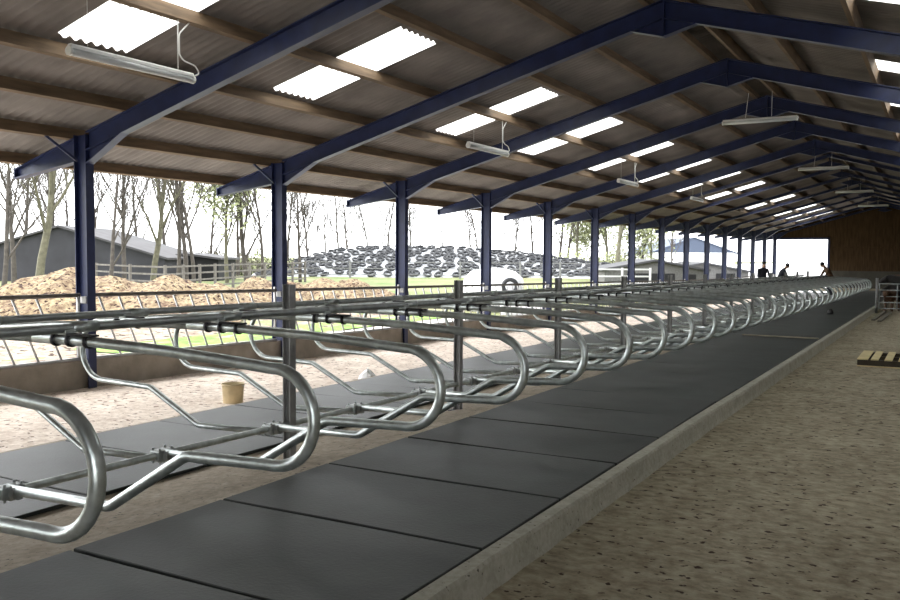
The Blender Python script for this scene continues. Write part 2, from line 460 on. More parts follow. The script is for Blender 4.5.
# ------------------------------------------------------------------ portal frames
def ibeam_x(bm, x0, x1, yc, z0, z1, w=0.14, t=0.016):
    """upright I section with the web in the frame plane"""
    box(bm, x0, x0+t, yc-w/2, yc+w/2, z0, z1)
    box(bm, x1-t, x1, yc-w/2, yc+w/2, z0, z1)
    box(bm, x0+t, x1-t, yc-0.006, yc+0.006, z0, z1)
def flange(bm, a, b, w=0.14, t=0.016):
    bar(bm, (a[0], 0, a[1]), (b[0], 0, b[1]), w, t, (0, 0, 1))
def portal(dr=0.27):
    root = thing('portal_frame', '', 'steel frame', (XL, Y0, -0.2), 0, 'blue portal frames')
    ox = XL; oz = 0.2
    def P(x, z): return (x-ox, z+oz)
    for s, nm in ((-1, 'left'), (1, 'right')):
        def X(x): return x if s < 0 else 2*XA - x
        xa, xb = sorted((X(-11.06), X(-10.80)))
        bm = bmesh.new(); ibeam_x(bm, xa-ox, xb-ox, 0, 0, ztop(XL)+oz+0.0)
        finish('column', bm, M_blue, root)
        # rafter
        bm = bmesh.new()
        a0, b0 = X(-10.80), XA
        za0, zb0 = ztop(-10.80), ztop(XA)
        poly = [P(a0, za0), P(b0, zb0), P(b0, zb0-dr), P(a0, za0-dr)]
        prism(bm, poly, 'y', -0.007, 0.007)
        flange(bm, P(a0, za0-0.008), P(b0, zb0-0.008)); flange(bm, P(a0, za0-dr+0.008), P(b0, zb0-dr+0.008))
        finish('rafter', bm, M_blue, root)
        # haunch at the eaves
        bm = bmesh.new()
        p = [P(X(-10.80), 3.16), P(X(-10.80), ztop(-10.8)-dr+.03), P(X(-10.05), ztop(-10.05)-dr+.03)]
        prism(bm, p, 'y', -0.006, 0.006); flange(bm, P(X(-10.80), 3.165), P(X(-10.05), ztop(-10.05)-dr+.01))
        finish('eaves_haunch', bm, M_blue, root)
        # stub carrying the overhang
        bm = bmesh.new()
        p = [P(X(-11.06), ztop(-11.06)), P(X(-12.45), ztop(-12.45)), P(X(-12.45), 3.01), P(X(-11.06), 3.20)]
        prism(bm, p, 'y', -0.006, 0.006)
        flange(bm, P(X(-11.06), ztop(-11.06)-.008), P(X(-12.45), ztop(-12.45)-.008)); flange(bm, P(X(-11.06), 3.20), P(X(-12.45), 3.01))
        box(bm, *sorted((X(-12.46)-ox, X(-12.44)-ox)), -0.07, 0.07, 3.0+oz, 3.17+oz)
        finish('overhang_stub', bm, M_blue, root)
        if s < 0:
            bm = bmesh.new(); bar(bm, (-11.14-ox, -0.48, ztop(-11.14)+oz+0.02), (-10.98-ox, -0.06, 3.2+oz), 0.034, 0.034)
            finish('purlin_brace', bm, M_blue, root)
    bm = bmesh.new()
    p = [P(-4.12, 5.20), P(-3.65, 5.07), P(-3.18, 5.20), P(-3.65, 5.34)]
    prism(bm, p, 'y', -0.006, 0.006)
    flange(bm, P(-4.12, 5.205), P(-3.65, 5.08)); flange(bm, P(-3.65, 5.08), P(-3.18, 5.205))
    box(bm, XA-ox-0.012, XA-ox+0.012, -0.07, 0.07, 5.07+oz, ztop(XA)+oz)
    finish('apex_haunch', bm, M_blue, root)
    return root
proto = portal(); slim = portal(0.13)      # lighter rafters in the far half
for i in range(NB+1):
    o = proto if i == 0 else (slim if i == 6 else copy_tree(proto if i < 6 else slim))
    o.location = (XL, Y0+BAY*i, -0.2)
    o['label'] = 'blue steel portal frame with column and rafters, %s column from the left' % ordinal(i+1)
    if i == NB: o['label'] = 'blue steel portal frame standing against the far gable wall'

# ------------------------------------------------------------------ purlins
PUR = [-12.24, -11.14, -9.98, -8.94, -7.60, -6.20, -5.02, -3.89]
UP_L = ['at the open eave', 'over the left columns', 'second up from the left columns', 'just below the lower roof lights', 'between the paired roof lights', 'just above the upper roof lights', 'one down from the ridge on the left', 'beside the ridge on the left slope']
UP_R = ['beside the ridge on the right slope', 'one down from the ridge on the right', 'at the top edge of the right-hand roof lights']
def purlin(x, label):
    bm = bmesh.new()
    ang = math.atan(SL)*(1 if x < XA else -1)
    y = YSTART
    z = ztop(x)
    n = 16
    c, s = math.cos(ang), math.sin(ang)
    A = []
    for yy in (0, YEND-YSTART):
        A.append([bm.verts.new((c*px - s*pz, yy, s*px + c*pz)) for px, pz in ((-0.036, 0), (0.036, 0), (0.036, 0.162), (-0.036, 0.162))])
    for k in range(4):
        bm.faces.new((A[0][k], A[0][(k+1) % 4], A[1][(k+1) % 4], A[1][k]))
    bm.faces.new(A[0][::-1]); bm.faces.new(A[1])
    o = finish('roof_purlin', bm, M_wood, None, loc=(x, y, z+0.001))
    tag(o, label, 'roof beam', 'timber purlins')
for x, l in zip(PUR, UP_L): purlin(x, 'brown timber purlin along the roof, %s' % l)
for x, l in zip([-3.40, -2.37, -1.12], UP_R): purlin(x, 'brown timber purlin along the roof, %s' % l)
for x in [0.1, 1.3, 2.4, 3.75]: purlin(x, 'brown timber purlin low on the right slope')

# ------------------------------------------------------------------ corrugated roof and roof lights
PW = 0.146; NS = 6
DY = PW/NS
SKY_Y = [7.03, 10.70, 15.45, 19.30, 23.75, 28.25, 33.0, 38.05, 46.6, 55.1, 59.4, 63.7]
def sheet_z(x, y):
    return ztop(x) + 0.165*1.0 + 0.026 + 0.022*math.cos(2*PI*y/PW)
def cells(xs, holes):
    """corrugated slope with openings; returns (roof bm, [roof light bm])"""
    n = int((YEND+0.3-YSTART)/DY)
    bm = bmesh.new()
    hb = [(bmesh.new(), h) for h in holes]
    ys = [YSTART + DY*j for j in range(n+1)]
    V = [[bm.verts.new((x, y, sheet_z(x, y))) for x in xs] for y in ys]
    hv = [dict() for _ in holes]
    for j in range(n):
        ym = ys[j]+DY/2
        for i in range(len(xs)-1):
            xm = (xs[i]+xs[i+1])/2; hit = None
            for k, (x0, x1, y0, y1) in enumerate(holes):
                if y0 < ym < y1 and x0 < xm < x1: hit = k; break
            if hit is None:
                bm.faces.new((V[j][i], V[j][i+1], V[j+1][i+1], V[j+1][i]))
            else:
                q = []
                for (a, b) in ((j, i), (j, i+1), (j+1, i+1), (j+1, i)):
                    if (a, b) not in hv[hit]:
                        hv[hit][(a, b)] = hb[hit][0].verts.new(V[a][b].co)
                    q.append(hv[hit][(a, b)])
                hb[hit][0].faces.new(q)
    for v in [v for v in bm.verts if not v.link_faces]: bm.verts.remove(v)
    return bm, [b for b, _ in hb]
holesL, labL = [], []
for k, y in enumerate(SKY_Y):
    holesL.append((-8.84, -7.92, y-0.48, y+0.48)); labL.append('lower translucent sheet of the %s roof light pair from the left' % ordinal(k+1))
    holesL.append((-7.68, -6.57, y-0.48, y+0.48)); labL.append('upper translucent sheet of the %s roof light pair from the left' % ordinal(k+1))
bm, hs = cells([-12.55, -8.84, -7.92, -7.68, -6.57, XA], holesL)
struct(finish('ceiling', bm, M_cement, smooth=True))
for b, l in zip(hs, labL):
    o = finish('roof_light', b, M_sky, smooth=True); tag(o, 'white '+l, 'skylight', 'roof lights on the left slope')
holesR, labR = [], []
for k, y in enumerate(SKY_Y):
    holesR.append((-1.06, 1.30, y+0.74-0.48, y+0.74+0.48)); labR.append('translucent sheet high on the right slope, %s from the camera' % ordinal(k+1))
bm, hs = cells([XA, -1.06, 1.30, XR+1.6], holesR)
struct(finish('ceiling', bm, M_cement, smooth=True))
for b, l in zip(hs, labR):
    o = finish('roof_light', b, M_sky, smooth=True); tag(o, 'white '+l, 'skylight', 'roof lights on the right slope')

# ------------------------------------------------------------------ walls
def gz(y):       # the feed line drops slightly along the barn
    return -0.016*(max(7.0, min(y, 50))-8.5)
bm = bmesh.new()
ys = [-4 + 2*k for k in range(38)]
A = []
for y in ys:
    z = 0.30 + gz(y)
    A.append([bm.verts.new(p) for p in ((-11.0, y, -1.0), (-11.0, y, z), (-10.89, y, z), (-10.885, y, -1.0))])
for a, b in zip(A, A[1:]):
    for k in range(4): bm.faces.new((a[k], b[k], b[(k+1) % 4], a[(k+1) % 4]))
bm.faces.new(A[0][::-1]); bm.faces.new(A[-1])
struct(finish('wall_left', bm, M_feedwall))
# far gable: door opening at the left, concrete below, boards above
bm = bmesh.new()
yg = YEND+0.16
box(bm, -7.22, XR+0.2, yg, yg+0.2, -1.0, 0.9)
struct(finish('wall_far', bm, M_block))
bm = bmesh.new()
x = -11.1; n = 0
while x < XR+0.1:
    w = 0.195
    zt = ztop(x+w/2) + 0.205
    zb = 0.9 if x > -7.25 else 3.22
    if not (x < -7.25 < x+w): pass
    box(bm, x, x+w+0.02, yg+0.02*(n % 2), yg+0.02*(n % 2)+0.021, zb, zt)
    x += w; n += 1
box(bm, -7.2, XR+0.1, yg-0.02, yg, 2.55, 2.65)
struct(finish('wall_far', bm, M_board))
bm = bmesh.new()
bar(bm, (-11.05, yg-0.02, 3.24), (-7.15, yg-0.02, 3.24), 0.12, 0.14); box(bm, -7.3, -7.16, yg-0.08, yg+0.04, 0, 3.3)
struct(finish('trim_1', bm, M_blue))
# right side: boarded from low wall to the eaves with an unseen gap added at the near eaves for daylight
bm = bmesh.new(); box(bm, XR-0.05, XR+0.1, -5, YEND+0.2, -1.0, 1.2)
struct(finish('wall_right', bm, M_block))
bm = bmesh.new(); y = -5.0
while y < YEND:
    box(bm, XR+0.07, XR+0.095, y, y+0.192, 1.2, 2.85 if y < 27 else 3.55); y += 0.2
struct(finish('wall_right', bm, M_board))

bm = bmesh.new(); x = -10.9; n = 0  # unseen end wall; its doorway is added to let daylight in from behind
while x < XR+0.1:
    box(bm, x, x+0.22, -4.0+0.02*(n % 2), -3.979+0.02*(n % 2), (2.7 if -1.6 < x < 3.1 else -1.0), ztop(x+0.1)+0.17); x += 0.2; n += 1
struct(finish('wall_near', bm, M_board))

# ------------------------------------------------------------------ feed barriers
def barrier(i):
    ya, yb = Y0+BAY*i+0.10, Y0+BAY*(i+1)-0.10
    if i < 0: ya = ya-0.0
    root = thing('feed_barrier', '', 'feed barrier', (-10.93, ya, 0.30+gz(ya)), 0, 'slanted bar feed barriers')
    L = yb-ya; dzb = gz(yb)-gz(ya); hz = 0.955
    bm = bmesh.new(); cyl(bm, (0, 0, 0.02), (0, L, 0.02+dzb), 0.028, 10); finish('bottom_rail', bm, M_galv_lit, root, True)
    bm = bmesh.new(); cyl(bm, (0, 0, hz), (0, L, hz+dzb), 0.03, 10); finish('top_rail', bm, M_fence, root, True)
    for y in (0.03, L-0.03):
        bm = bmesh.new(); cyl(bm, (0, y, 0.02), (0, y, hz), 0.024, 8); finish('end_bar', bm, M_galv_lit, root, True)
    for k in range(10):
        y = 0.12 + 0.362*k
        if y+0.40 > L-0.06: break
        bm = bmesh.new(); cyl(bm, (0, y, hz+dzb*y/L), (0, y+0.40, 0.02+dzb*(y+0.4)/L), 0.017, 8); finish('slanted_bar', bm, M_galv_lit, root, True)
    bm = bmesh.new(); box(bm, -0.02, 0.10, -0.10, -0.02, hz-0.12, hz-0.02, 0.01); box(bm, -0.02, 0.10, L+0.02, L+0.10, hz+dzb-0.12, hz+dzb-0.02, 0.01)
    finish('bracket', bm, M_galv_lit, root)
    return root
for i in range(-1, NB):
    b = barrier(i)
    if i < 0: b['label'] = 'galvanised slant-bar feed barrier left of the nearest blue column'
    else: b['label'] = 'galvanised slant-bar feed barrier between the %s and %s blue columns' % (ordinal(i+1), ordinal(i+2))

# ------------------------------------------------------------------ strip lights
def strip_light(L):
    root = thing('strip_light', '', 'light fitting')
    bm = bmesh.new()
    prism(bm, [(-0.035, 0.0), (-0.035, 0.03), (-0.02, 0.045), (0.02, 0.045), (0.035, 0.03), (0.035, 0.0)], 'y', -L/2+0.02, L/2-0.02)
    finish('housing', bm, M_white, root)
    bm = bmesh.new(); sweep(bm, [(0, -L/2+0.025, -0.03), (0, L/2-0.025, -0.03)], 0.042, 16)
    finish('diffuser', bm, M_diff, root, True)
    for y0, y1 in ((-L/2, -L/2+0.03), (L/2-0.03, L/2)):
        bm = bmesh.new(); sweep(bm, [(0, y0, -0.028), (0, y1, -0.028)], 0.046, 16); finish('end_cap', bm, M_white, root)
    return root
def hang(root, pts, r=0.008, name='hanging_cable'):
    bm = bmesh.new(); sweep(bm, fillet(pts, 0.08, 4), r, 6); finish(name, bm, M_cable, root, True)
for k, yc in enumerate([6.58, 14.93, 23.4, 31.15]):
    s = strip_light(1.66)
    s.location = (-7.60, yc, 3.90)
    zc = ztop(-7.6)-3.90
    hang(s, [(0.0, 0.60, 0.06), (0.0, 0.60, zc+0.01)], 0.007, 'hanger')
    hang(s, [(0.0, -0.60, 0.06), (0.0, -0.60, zc+0.01)], 0.004, 'hanger')
    hang(s, [(0.0, 0.84, 0.02), (0.0, 0.93, 0.06), (0.0, 0.86, 0.14), (0.02, 0.66, 0.16), (0.0, 0.62, 0.22), (0.0, 0.62, zc-0.15), (0.0, 0.78, zc+0.01)], 0.009, 'power_cable')
    s['label'] = 'white fluorescent strip light hung lengthwise under the left slope, %s from the camera' % ordinal(k+1)
    s['group'] = 'strip lights under the left slope'
for k, yc in enumerate([20.5, 32.5, 44.5, 57.0]):
    s = strip_light(1.62)
    s.location = (-3.66, yc, 4.93); s.rotation_euler = (0, 0, -PI/2)
    zc = ztop(-3.4)-4.93
    hang(s, [(0.0, 0.26, 0.06), (0.0, 0.26, zc+0.12)], 0.007, 'hanger')
    hang(s, [(0.0, -0.3, 0.06), (0.0, -0.23, zc+0.12)], 0.007, 'hanger')
    s['label'] = 'pale fluorescent strip light hung crosswise below the ridge, %s from the camera' % ordinal(k+1)
    s['group'] = 'strip lights below the ridge'

# ------------------------------------------------------------------ small things on the floors
def lathe(bm, prof, n=20):
    rings = [[bm.verts.new((r*math.cos(2*PI*k/n), r*math.sin(2*PI*k/n), z)) for k in range(n)] for r, z in prof]
    for a, b in zip(rings, rings[1:]):
        for k in range(n): bm.faces.new((a[k], a[(k+1) % n], b[(k+1) % n], b[k]))
    bm.faces.new(rings[0][::-1]); bm.faces.new(rings[-1])
bm = bmesh.new(); lathe(bm, [(0.125, 0), (0.13, 0.01), (0.145, 0.235), (0.153, 0.24), (0.153, 0.262), (0.140, 0.262), (0.12, 0.03)])
e = thing('bucket', 'yellowed open bucket standing on the littered passage behind the dividers', 'bucket', (-8.17, 8.62, zla(8.62)))
finish('body', bm, M_bucket, e, True)
bm = bmesh.new(); sweep(bm, [(0.15*math.cos(a), 0.15*math.sin(a), 0.24-0.03*math.sin(a)) for a in [PI*k/10 for k in range(11)]], 0.006, 6)
finish('handle', bm, M_cable, e, True)

bm = bmesh.new(); bmesh.ops.create_icosphere(bm, subdivisions=2, radius=1)
for v in bm.verts:
    v.co = Vector((v.co.x*0.17, v.co.y*0.12, max(0, v.co.z)*0.15*(1+0.5*random.random())))
o = finish('crumpled_paper', bm, M_paper, loc=(-7.93, 11.4, zla(11.4)-0.005))
tag(o, 'crumpled white sack lying on the passage beside the far mats', 'litter')

bm = bmesh.new(); bmesh.ops.create_icosphere(bm, subdivisions=2, radius=1)
for v in bm.verts:
    v.co = Vector((v.co.x*0.10, v.co.y*0.14, max(-0.02, v.co.z)*0.17*(1+0.3*random.random())))
o = finish('black_bag', bm, M_black, loc=(-3.1, 30.4, 0.173+zbed(30.4)), smooth=True)
tag(o, 'small black bag lying on the rubber mats near the far end', 'bag')

bm = bmesh.new(); box(bm, -0.80, 0.80, -0.06, 0.06, 0, 0.022, 0.004)
o = finish('batten', bm, mat('pale_batten', (0.30, 0.27, 0.20), 0.8, var=0.15), loc=(-3.08, 20.3, 0.178+zbed(20.3))); o.rotation_euler = (0, 0, -0.03)
tag(o, 'pale timber batten lying across the mats halfway along the bed', 'plank')

for (xa, ya, xb, yb, dx, z, l) in ((-1.86, 30.6, -1.80, 35.6, 0, 0, 'weathered plank lying by the end of the kerb, the one nearer the kerb'), (-1.66, 30.1, -1.58, 34.9, 0, 0, 'weathered plank lying by the end of the kerb, the one away from the kerb')):
    L = math.hypot(xb-xa, yb-ya)
    bm = bmesh.new(); box(bm, -0.055, 0.055, 0, L, 0.004, 0.05, 0.004)
    o = finish('plank', bm, M_plank, loc=(xa, ya, 0.004+zbed(ya))); o.rotation_euler = (0, 0, -math.atan2(xb-xa, yb-ya))
    tag(o, l, 'plank', 'planks by the kerb end')

M_bearer = mat('dark_bearer_wood', (0.05, 0.04, 0.028), 0.9, var=0.2)  # bearers toned darker than the pale deck boards
e = thing('pallet', 'pale wooden pallet lying on the dusty passage at the right edge', 'pallet', (-0.66, 17.6, zbed(17.6)+0.004), 0.0)
for k in range(6):
    bm = bmesh.new(); x = -0.60 + k*0.216; box(bm, x, x+0.12+0.05*(k == 0), -0.75, 0.75, 0.125, 0.147, 0.003); finish('deck_board', bm, M_pallet, e)
for y in (-0.72, -0.05, 0.62):
    bm = bmesh.new(); box(bm, -0.60, 0.60, y, y+0.09, 0.025, 0.125); finish('bearer', bm, M_bearer, e)
for y in (-0.74, 0.62):
    bm = bmesh.new(); box(bm, -0.60, 0.60, y, y+0.1, 0.004, 0.024); finish('bottom_board', bm, M_pallet, e)

# gate across the passage and the cattle behind it
e = thing('field_gate', 'galvanised tubular gate across the passage in front of black cattle', 'gate', (-2.02, 35.6, zbed(35.6)))
def tube(name, pts, r, m=M_galv_dull): 
    bm = bmesh.new(); sweep(bm, pts, r, 8); return finish(name, bm, m, e, True)
for z in (0.18, 0.40, 0.62, 0.85, 1.08): tube('gate_bar', [(0.03, 0, z), (3.4, 0, z)], 0.018)
for x in (0.03, 0.62, 1.7, 2.6, 3.4): tube('upright', [(x, 0, 0.16), (x, 0, 1.10)], 0.02)
tube('hinge_post', [(-0.05, 0, 0.0), (-0.05, 0, 1.28)], 0.045, M_post)

def skin_mesh(verts, edges, radii, root=0, levels=2):
    me = bpy.data.meshes.new('tmp'); me.from_pydata([Vector(v) for v in verts], edges, [])
    o = bpy.data.objects.new('tmp', me); C.objects.link(o)
    sk = o.modifiers.new('skin', 'SKIN'); sk.use_smooth_shade = True
    sub = o.modifiers.new('sub', 'SUBSURF'); sub.levels = levels; sub.render_levels = levels
    for i, r in enumerate(radii):
        me.skin_vertices[0].data[i].radius = (r if isinstance(r, tuple) else (r, r))
    me.skin_vertices[0].data[root].use_root = True
    dg = bpy.context.evaluated_depsgraph_get(); dg.update()
    m2 = bpy.data.meshes.new_from_object(o.evaluated_get(dg))
    bpy.data.objects.remove(o); bpy.data.meshes.remove(me)
    for p in m2.polygons: p.use_smooth = True
    return m2

# cattle: one continuous body, ears and tail included
cv = [(0,0,1.05),(0.45,0,1.08),(0.8,0,1.06),(-0.4,0,1.03),(-0.72,0,1.12),(-0.98,0,1.28),(-1.2,0,1.18),(-1.42,0,1.0),
      (-0.5,0.19,0.72),(-0.48,0.2,0.40),(-0.5,0.2,0.06),(-0.5,-0.19,0.72),(-0.48,-0.2,0.40),(-0.5,-0.2,0.06),
      (0.72,0.2,0.75),(0.86,0.21,0.46),(0.78,0.21,0.06),(0.72,-0.2,0.75),(0.86,-0.21,0.46),(0.78,-0.21,0.06),
      (0.96,0,1.08),(1.04,0,0.75),(1.03,0,0.42),(-1.12,0.2,1.27),(-1.12,-0.2,1.27)]
ce = [(0,1),(1,2),(0,3),(3,4),(4,5),(5,6),(6,7),(3,8),(8,9),(9,10),(3,11),(11,12),(12,13),(2,14),(14,15),(15,16),(2,17),(17,18),(18,19),(2,20),(20,21),(21,22),(6,23),(6,24)]
cr = [0.36,0.35,0.25,0.33,0.22,0.16,0.13,0.085,0.11,0.06,0.055,0.11,0.06,0.055,0.13,0.07,0.055,0.13,0.07,0.055,0.05,0.025,0.04,0.03,0.03]
cm = skin_mesh(cv, ce, cr); cm.materials.append(M_cow)
cm2 = cm.copy(); cm2.materials.clear(); cm2.materials.append(M_cowbrown)
for (x, y, rz, sc_, m, nm, l) in (
  (-0.75, 37.7, 0.05, 1.0, cm, 'cow', 'black cow standing side-on behind the gate, nearest of the grown cattle'),
  (-0.60, 38.9, -0.12, 1.0, cm2, 'cow', 'dark brown cow standing between the two black cows behind the gate'),
  (-0.45, 40.2, 0.1, 1.0, cm, 'cow', 'black cow farthest back of the cattle behind the gate'),
  (-0.95, 36.7, 0.1, 0.74, cm, 'calf', 'black calf standing close behind the gate beside the kerb'),
  (-1.62, 36.35, 1.35, 0.62, cm2, 'calf', 'small brown calf facing the gate beside its hinge post')):
    o = bpy.data.objects.new(nm, m); C.objects.link(o); o.location = (x, y, zbed(y)); o.rotation_euler = (0, 0, rz); o.scale = (sc_, sc_, sc_)
    tag(o, l, 'cow' if nm == 'cow' else 'calf', 'cattle behind the gate')

# ------------------------------------------------------------------ people stooping over the far beds
def person(label, x, y, z, face, stoop, jacket, arm):
    """face: heading in radians; stoop: forward bend of the trunk"""
    s, c = math.sin(stoop), math.cos(stoop)
    hip = Vector((-0.12*s, 0, 0.93))
    def T(f, l, h): return hip + Vector((f*c + h*s, l, -f*s + h*c))
    V = [hip, T(0,0,.22), T(0,0,.42), T(0.0,0,.52), T(.03,0,.60), T(.06,0,.70), T(.06,0,.79)]
    R = [(.15,.12),(.15,.11),(.17,.11),(.075,.07),(.055,.055),(.10,.085),(.075,.075)]
    Ed = [(0,1),(1,2),(2,3),(3,4),(4,5),(5,6)]
    for sd in (1, -1):
        b = len(V)
        V += [hip+Vector((0, .10*sd, -.05)), Vector((.06, .12*sd, .50)), Vector((-.03, .13*sd, .10)), Vector((.14, .15*sd, .05))]
        R += [.095, .065, .048, .04]; Ed += [(0, b), (b, b+1), (b+1, b+2), (b+2, b+3)]
        b = len(V)
        sh = T(0, .20*sd, .44); el = sh + Vector((.05+arm*.10, .05*sd, -.27)); wr = el + Vector((.10+arm*.1, -.02*sd, -.22)); hd = wr + Vector((.03, 0, -.09))
        V += [sh, el, wr, hd]; R += [.065, .047, .034, .036]; Ed += [(2, b), (b, b+1), (b+1, b+2), (b+2, b+3)]
        w = b+3
        for q in range(4):
            fb = len(V); base = hd + Vector((.02*(q-1.5), 0, -.02)); V += [base, base+Vector((.015, 0, -.05)), base+Vector((.01, -.01*sd, -.08))]
            R += [.010, .009, .008]; Ed += [(w, fb), (fb, fb+1), (fb+1, fb+2)]
        fb = len(V); V += [hd+Vector((.045, -.01*sd, .0)), hd+Vector((.06, -.02*sd, -.04))]; R += [.011, .009]; Ed += [(w, fb), (fb, fb+1)]
    # nose
    b = len(V); V += [T(.165, 0, .70)]; R += [.016]; Ed += [(5, b)]
    m = skin_mesh(V, Ed, R)
    m.materials.append(jacket); m.materials.append(M_navy); m.materials.append(M_skin)
    neck = T(.03, 0, .565)
    ax = Vector((s, 0, c))
    for p in m.polygons:
        q = p.center
        if (q-neck).dot(ax) > 0 and (q-neck).length < .35: p.material_index = 2
        elif q.z < 0.9 and (q-hip).length > 0.16 and abs(q.y) < .24 and q.x < .2 and q.z < .88: p.material_index = 1
        else: p.material_index = 0
    o = bpy.data.objects.new('person', m); C.objects.link(o)
    o.location = (x, y, z); o.rotation_euler = (0, 0, face); o.scale = (1.08, 1.08, 1.08)
    tag(o, label, 'person')
    bm = bmesh.new(); bmesh.ops.create_icosphere(bm, subdivisions=3, radius=1)
    hc = T(.035, 0, .765)
    for v in bm.verts: v.co = hc + Vector((v.co.x*.098, v.co.y*.088, v.co.z*.085))
    finish('hair', bm, M_hair, o, True)
    return o
person('person in dark clothes stooping at the left, nearest the blue columns', -7.60, 44.3, zbed(44), -1.06, 0.28, M_navy, 0.6)
person('person in dark clothes stooping in the middle, bending toward the doorway', -6.85, 44.6, zbed(44), 0.5, 0.5, M_navy, 0.6)
person('person in a brown jacket stooping at the right of the doorway', -4.55, 44.3, zbed(44)+0.10, 0.5+PI, 0.55, M_brownjkt, 0.9)

# ------------------------------------------------------------------ outside
def zfield(x, y):
    d = max(0, math.hypot(x, y)-22)
    return -0.30 + 0.0055*min(d, 90)
struct(grid_sheet('ground', M_field, -260, -11.0, -60, YEND+0.2, 0, 60, 40, 0.05, zfield))
struct(grid_sheet('ground', M_field, -260, -40.0, YEND+0.2, 320, 0, 50, 50, 0.05, zfield))
struct(grid_sheet('ground', M_yard, -40.0, 150, YEND+0.2, 320, 0, 30, 40, 0.03, lambda x, y: -0.20))
struct(grid_sheet('ground', mat('light_bounce_apron', (0.66, 0.63, 0.58), 0.9, var=0.1, scale=2), -14.4, -11.0, -14, YEND, 0, 4, 40, 0.0, lambda x, y: -0.24))  # pale ground hidden by the feed wall, added to bounce light under the eaves
struct(grid_sheet('ground', M_strawyard, -24.0, -14.3, -10, 40, 0, 26, 60, 0.05, lambda x, y: -0.25))
struct(grid_sheet('ground', mat('bright_grass', (0.12, 0.21, 0.035), 0.95, var=0.4, scale=3, bump=0.6), -16.6, -14.6, 12.5, 26, 0, 12, 50, 0.05, lambda x, y: -0.235))

def heap(name, label, u0, u1, d, crest, depth, m, seed):
    rnd = random.Random(seed)
    xa, ya = at(u0, d); xb, yb = at(u1, d)
    L = math.hypot(xb-xa, yb-ya); ang = math.atan2(yb-ya, xb-xa)
    nx, ny = 70, 24
    bm = bmesh.new(); V = []
    ph = [rnd.uniform(0, 6) for _ in range(6)]
    for j in range(ny+1):
        r = []
        for i in range(nx+1):
            s = i/nx; t = j/ny*2-1
            h = crest(s)*max(0, 1-abs(t)**1.6)
            h *= 1+0.10*math.sin(17*s+ph[0])+0.07*math.sin(41*s+ph[1]+3*t)
            h += (0.16*rnd.random() if h > 0.05 else 0)
            r.append(bm.verts.new((s*L, t*depth/2, h)))
        V.append(r)
    for j in range(ny):
        for i in range(nx): bm.faces.new((V[j][i], V[j][i+1], V[j+1][i+1], V[j+1][i]))
    o = finish(name, bm, m, loc=(xa, ya, zfield((xa+xb)/2, (ya+yb)/2)-0.06), smooth=False)
    o.rotation_euler = (0, 0, ang)
    tag(o, label, 'heap', kind='stuff')
def cr1(s):
    pts = [(0, .5), (.21, .95), (.34, 1.25), (.44, 1.42), (.53, 1.40), (.60, 1.18), (.74, 1.12), (.9, .98), (1, .3)]
    for (a, ha), (b, hb) in zip(pts, pts[1:]):
        if a <= s <= b: return ha + (hb-ha)*(s-a)/(b-a)
heap('muck_heap', 'big brown and yellow strawy muck heap behind the nearest blue column', -70, 262, 30, cr1, 7.5, M_muck, 3)
heap('muck_heap', 'low pale straw heap beyond the feed barrier, by the second and third columns', 205, 420, 36, lambda s: 0.95*min(1, s*5)*min(1, (1-s)*4), 6, M_muck, 5)

# silage clamp under a white sheet, weighted with tyres
UA, UB, DC = 262, 640, 78
def clamp_h(u):
    pts = [(250, 0.4), (285, 1.1), (345, 2.35), (395, 2.5), (470, 2.45), (540, 1.8), (600, 1.15), (645, 0.5)]
    for (a, ha), (b, hb) in zip(pts, pts[1:]):
        if a <= u <= b: return ha + (hb-ha)*(u-a)/(b-a)
    return 0.5
fdir = Vector((-math.sin(YAW), math.cos(YAW), 0))
def clamp_pt(u, s):
    x, y = at(u, DC); z0 = zfield(x, y)
    p = Vector((x, y, z0)) - fdir*4.5*(1-s)
    p.z = z0 + clamp_h(u)*s**0.85
    return p
bm = bmesh.new(); V = []
for i in range(61):
    u = UA+(UB-UA)*i/60
    col = [clamp_pt(u, 0)-Vector((0, 0, .3))] + [clamp_pt(u, s/8) for s in range(9)]
    b = clamp_pt(u, 1)+fdir*5; col.append(b.copy()); b = b+fdir*4; b.z = col[0].z; col.append(b)
    V.append([bm.verts.new(p) for p in col])
for a, b in zip(V, V[1:]):
    for k in range(len(a)-1): bm.faces.new((a[k], b[k], b[k+1], a[k+1]))
bm.faces.new(V[0]); bm.faces.new(V[-1][::-1])
o = finish('silage_clamp', bm, M_sheet, smooth=True)
tag(o, 'long silage clamp mound under a pale sheet covered with tyres', 'silage clamp')
def tyre_bm(R=0.30, r=0.105, n=18, m=8, squash=1.0):
    bm = bmesh.new(); rings = []
    for i in range(n):
        a = 2*PI*i/n
        rings.append([bm.verts.new(((R+r*math.cos(2*PI*k/m))*math.cos(a), (R+r*math.cos(2*PI*k/m))*math.sin(a), r*squash*math.sin(2*PI*k/m))) for k in range(m)])
    for i in range(n):
        A, B = rings[i], rings[(i+1) % n]
        for k in range(m): bm.faces.new((A[k], B[k], B[(k+1) % m], A[(k+1) % m]))
    return bm
ty = None; rnd = random.Random(11)
ROWS = 9; cnt = 0
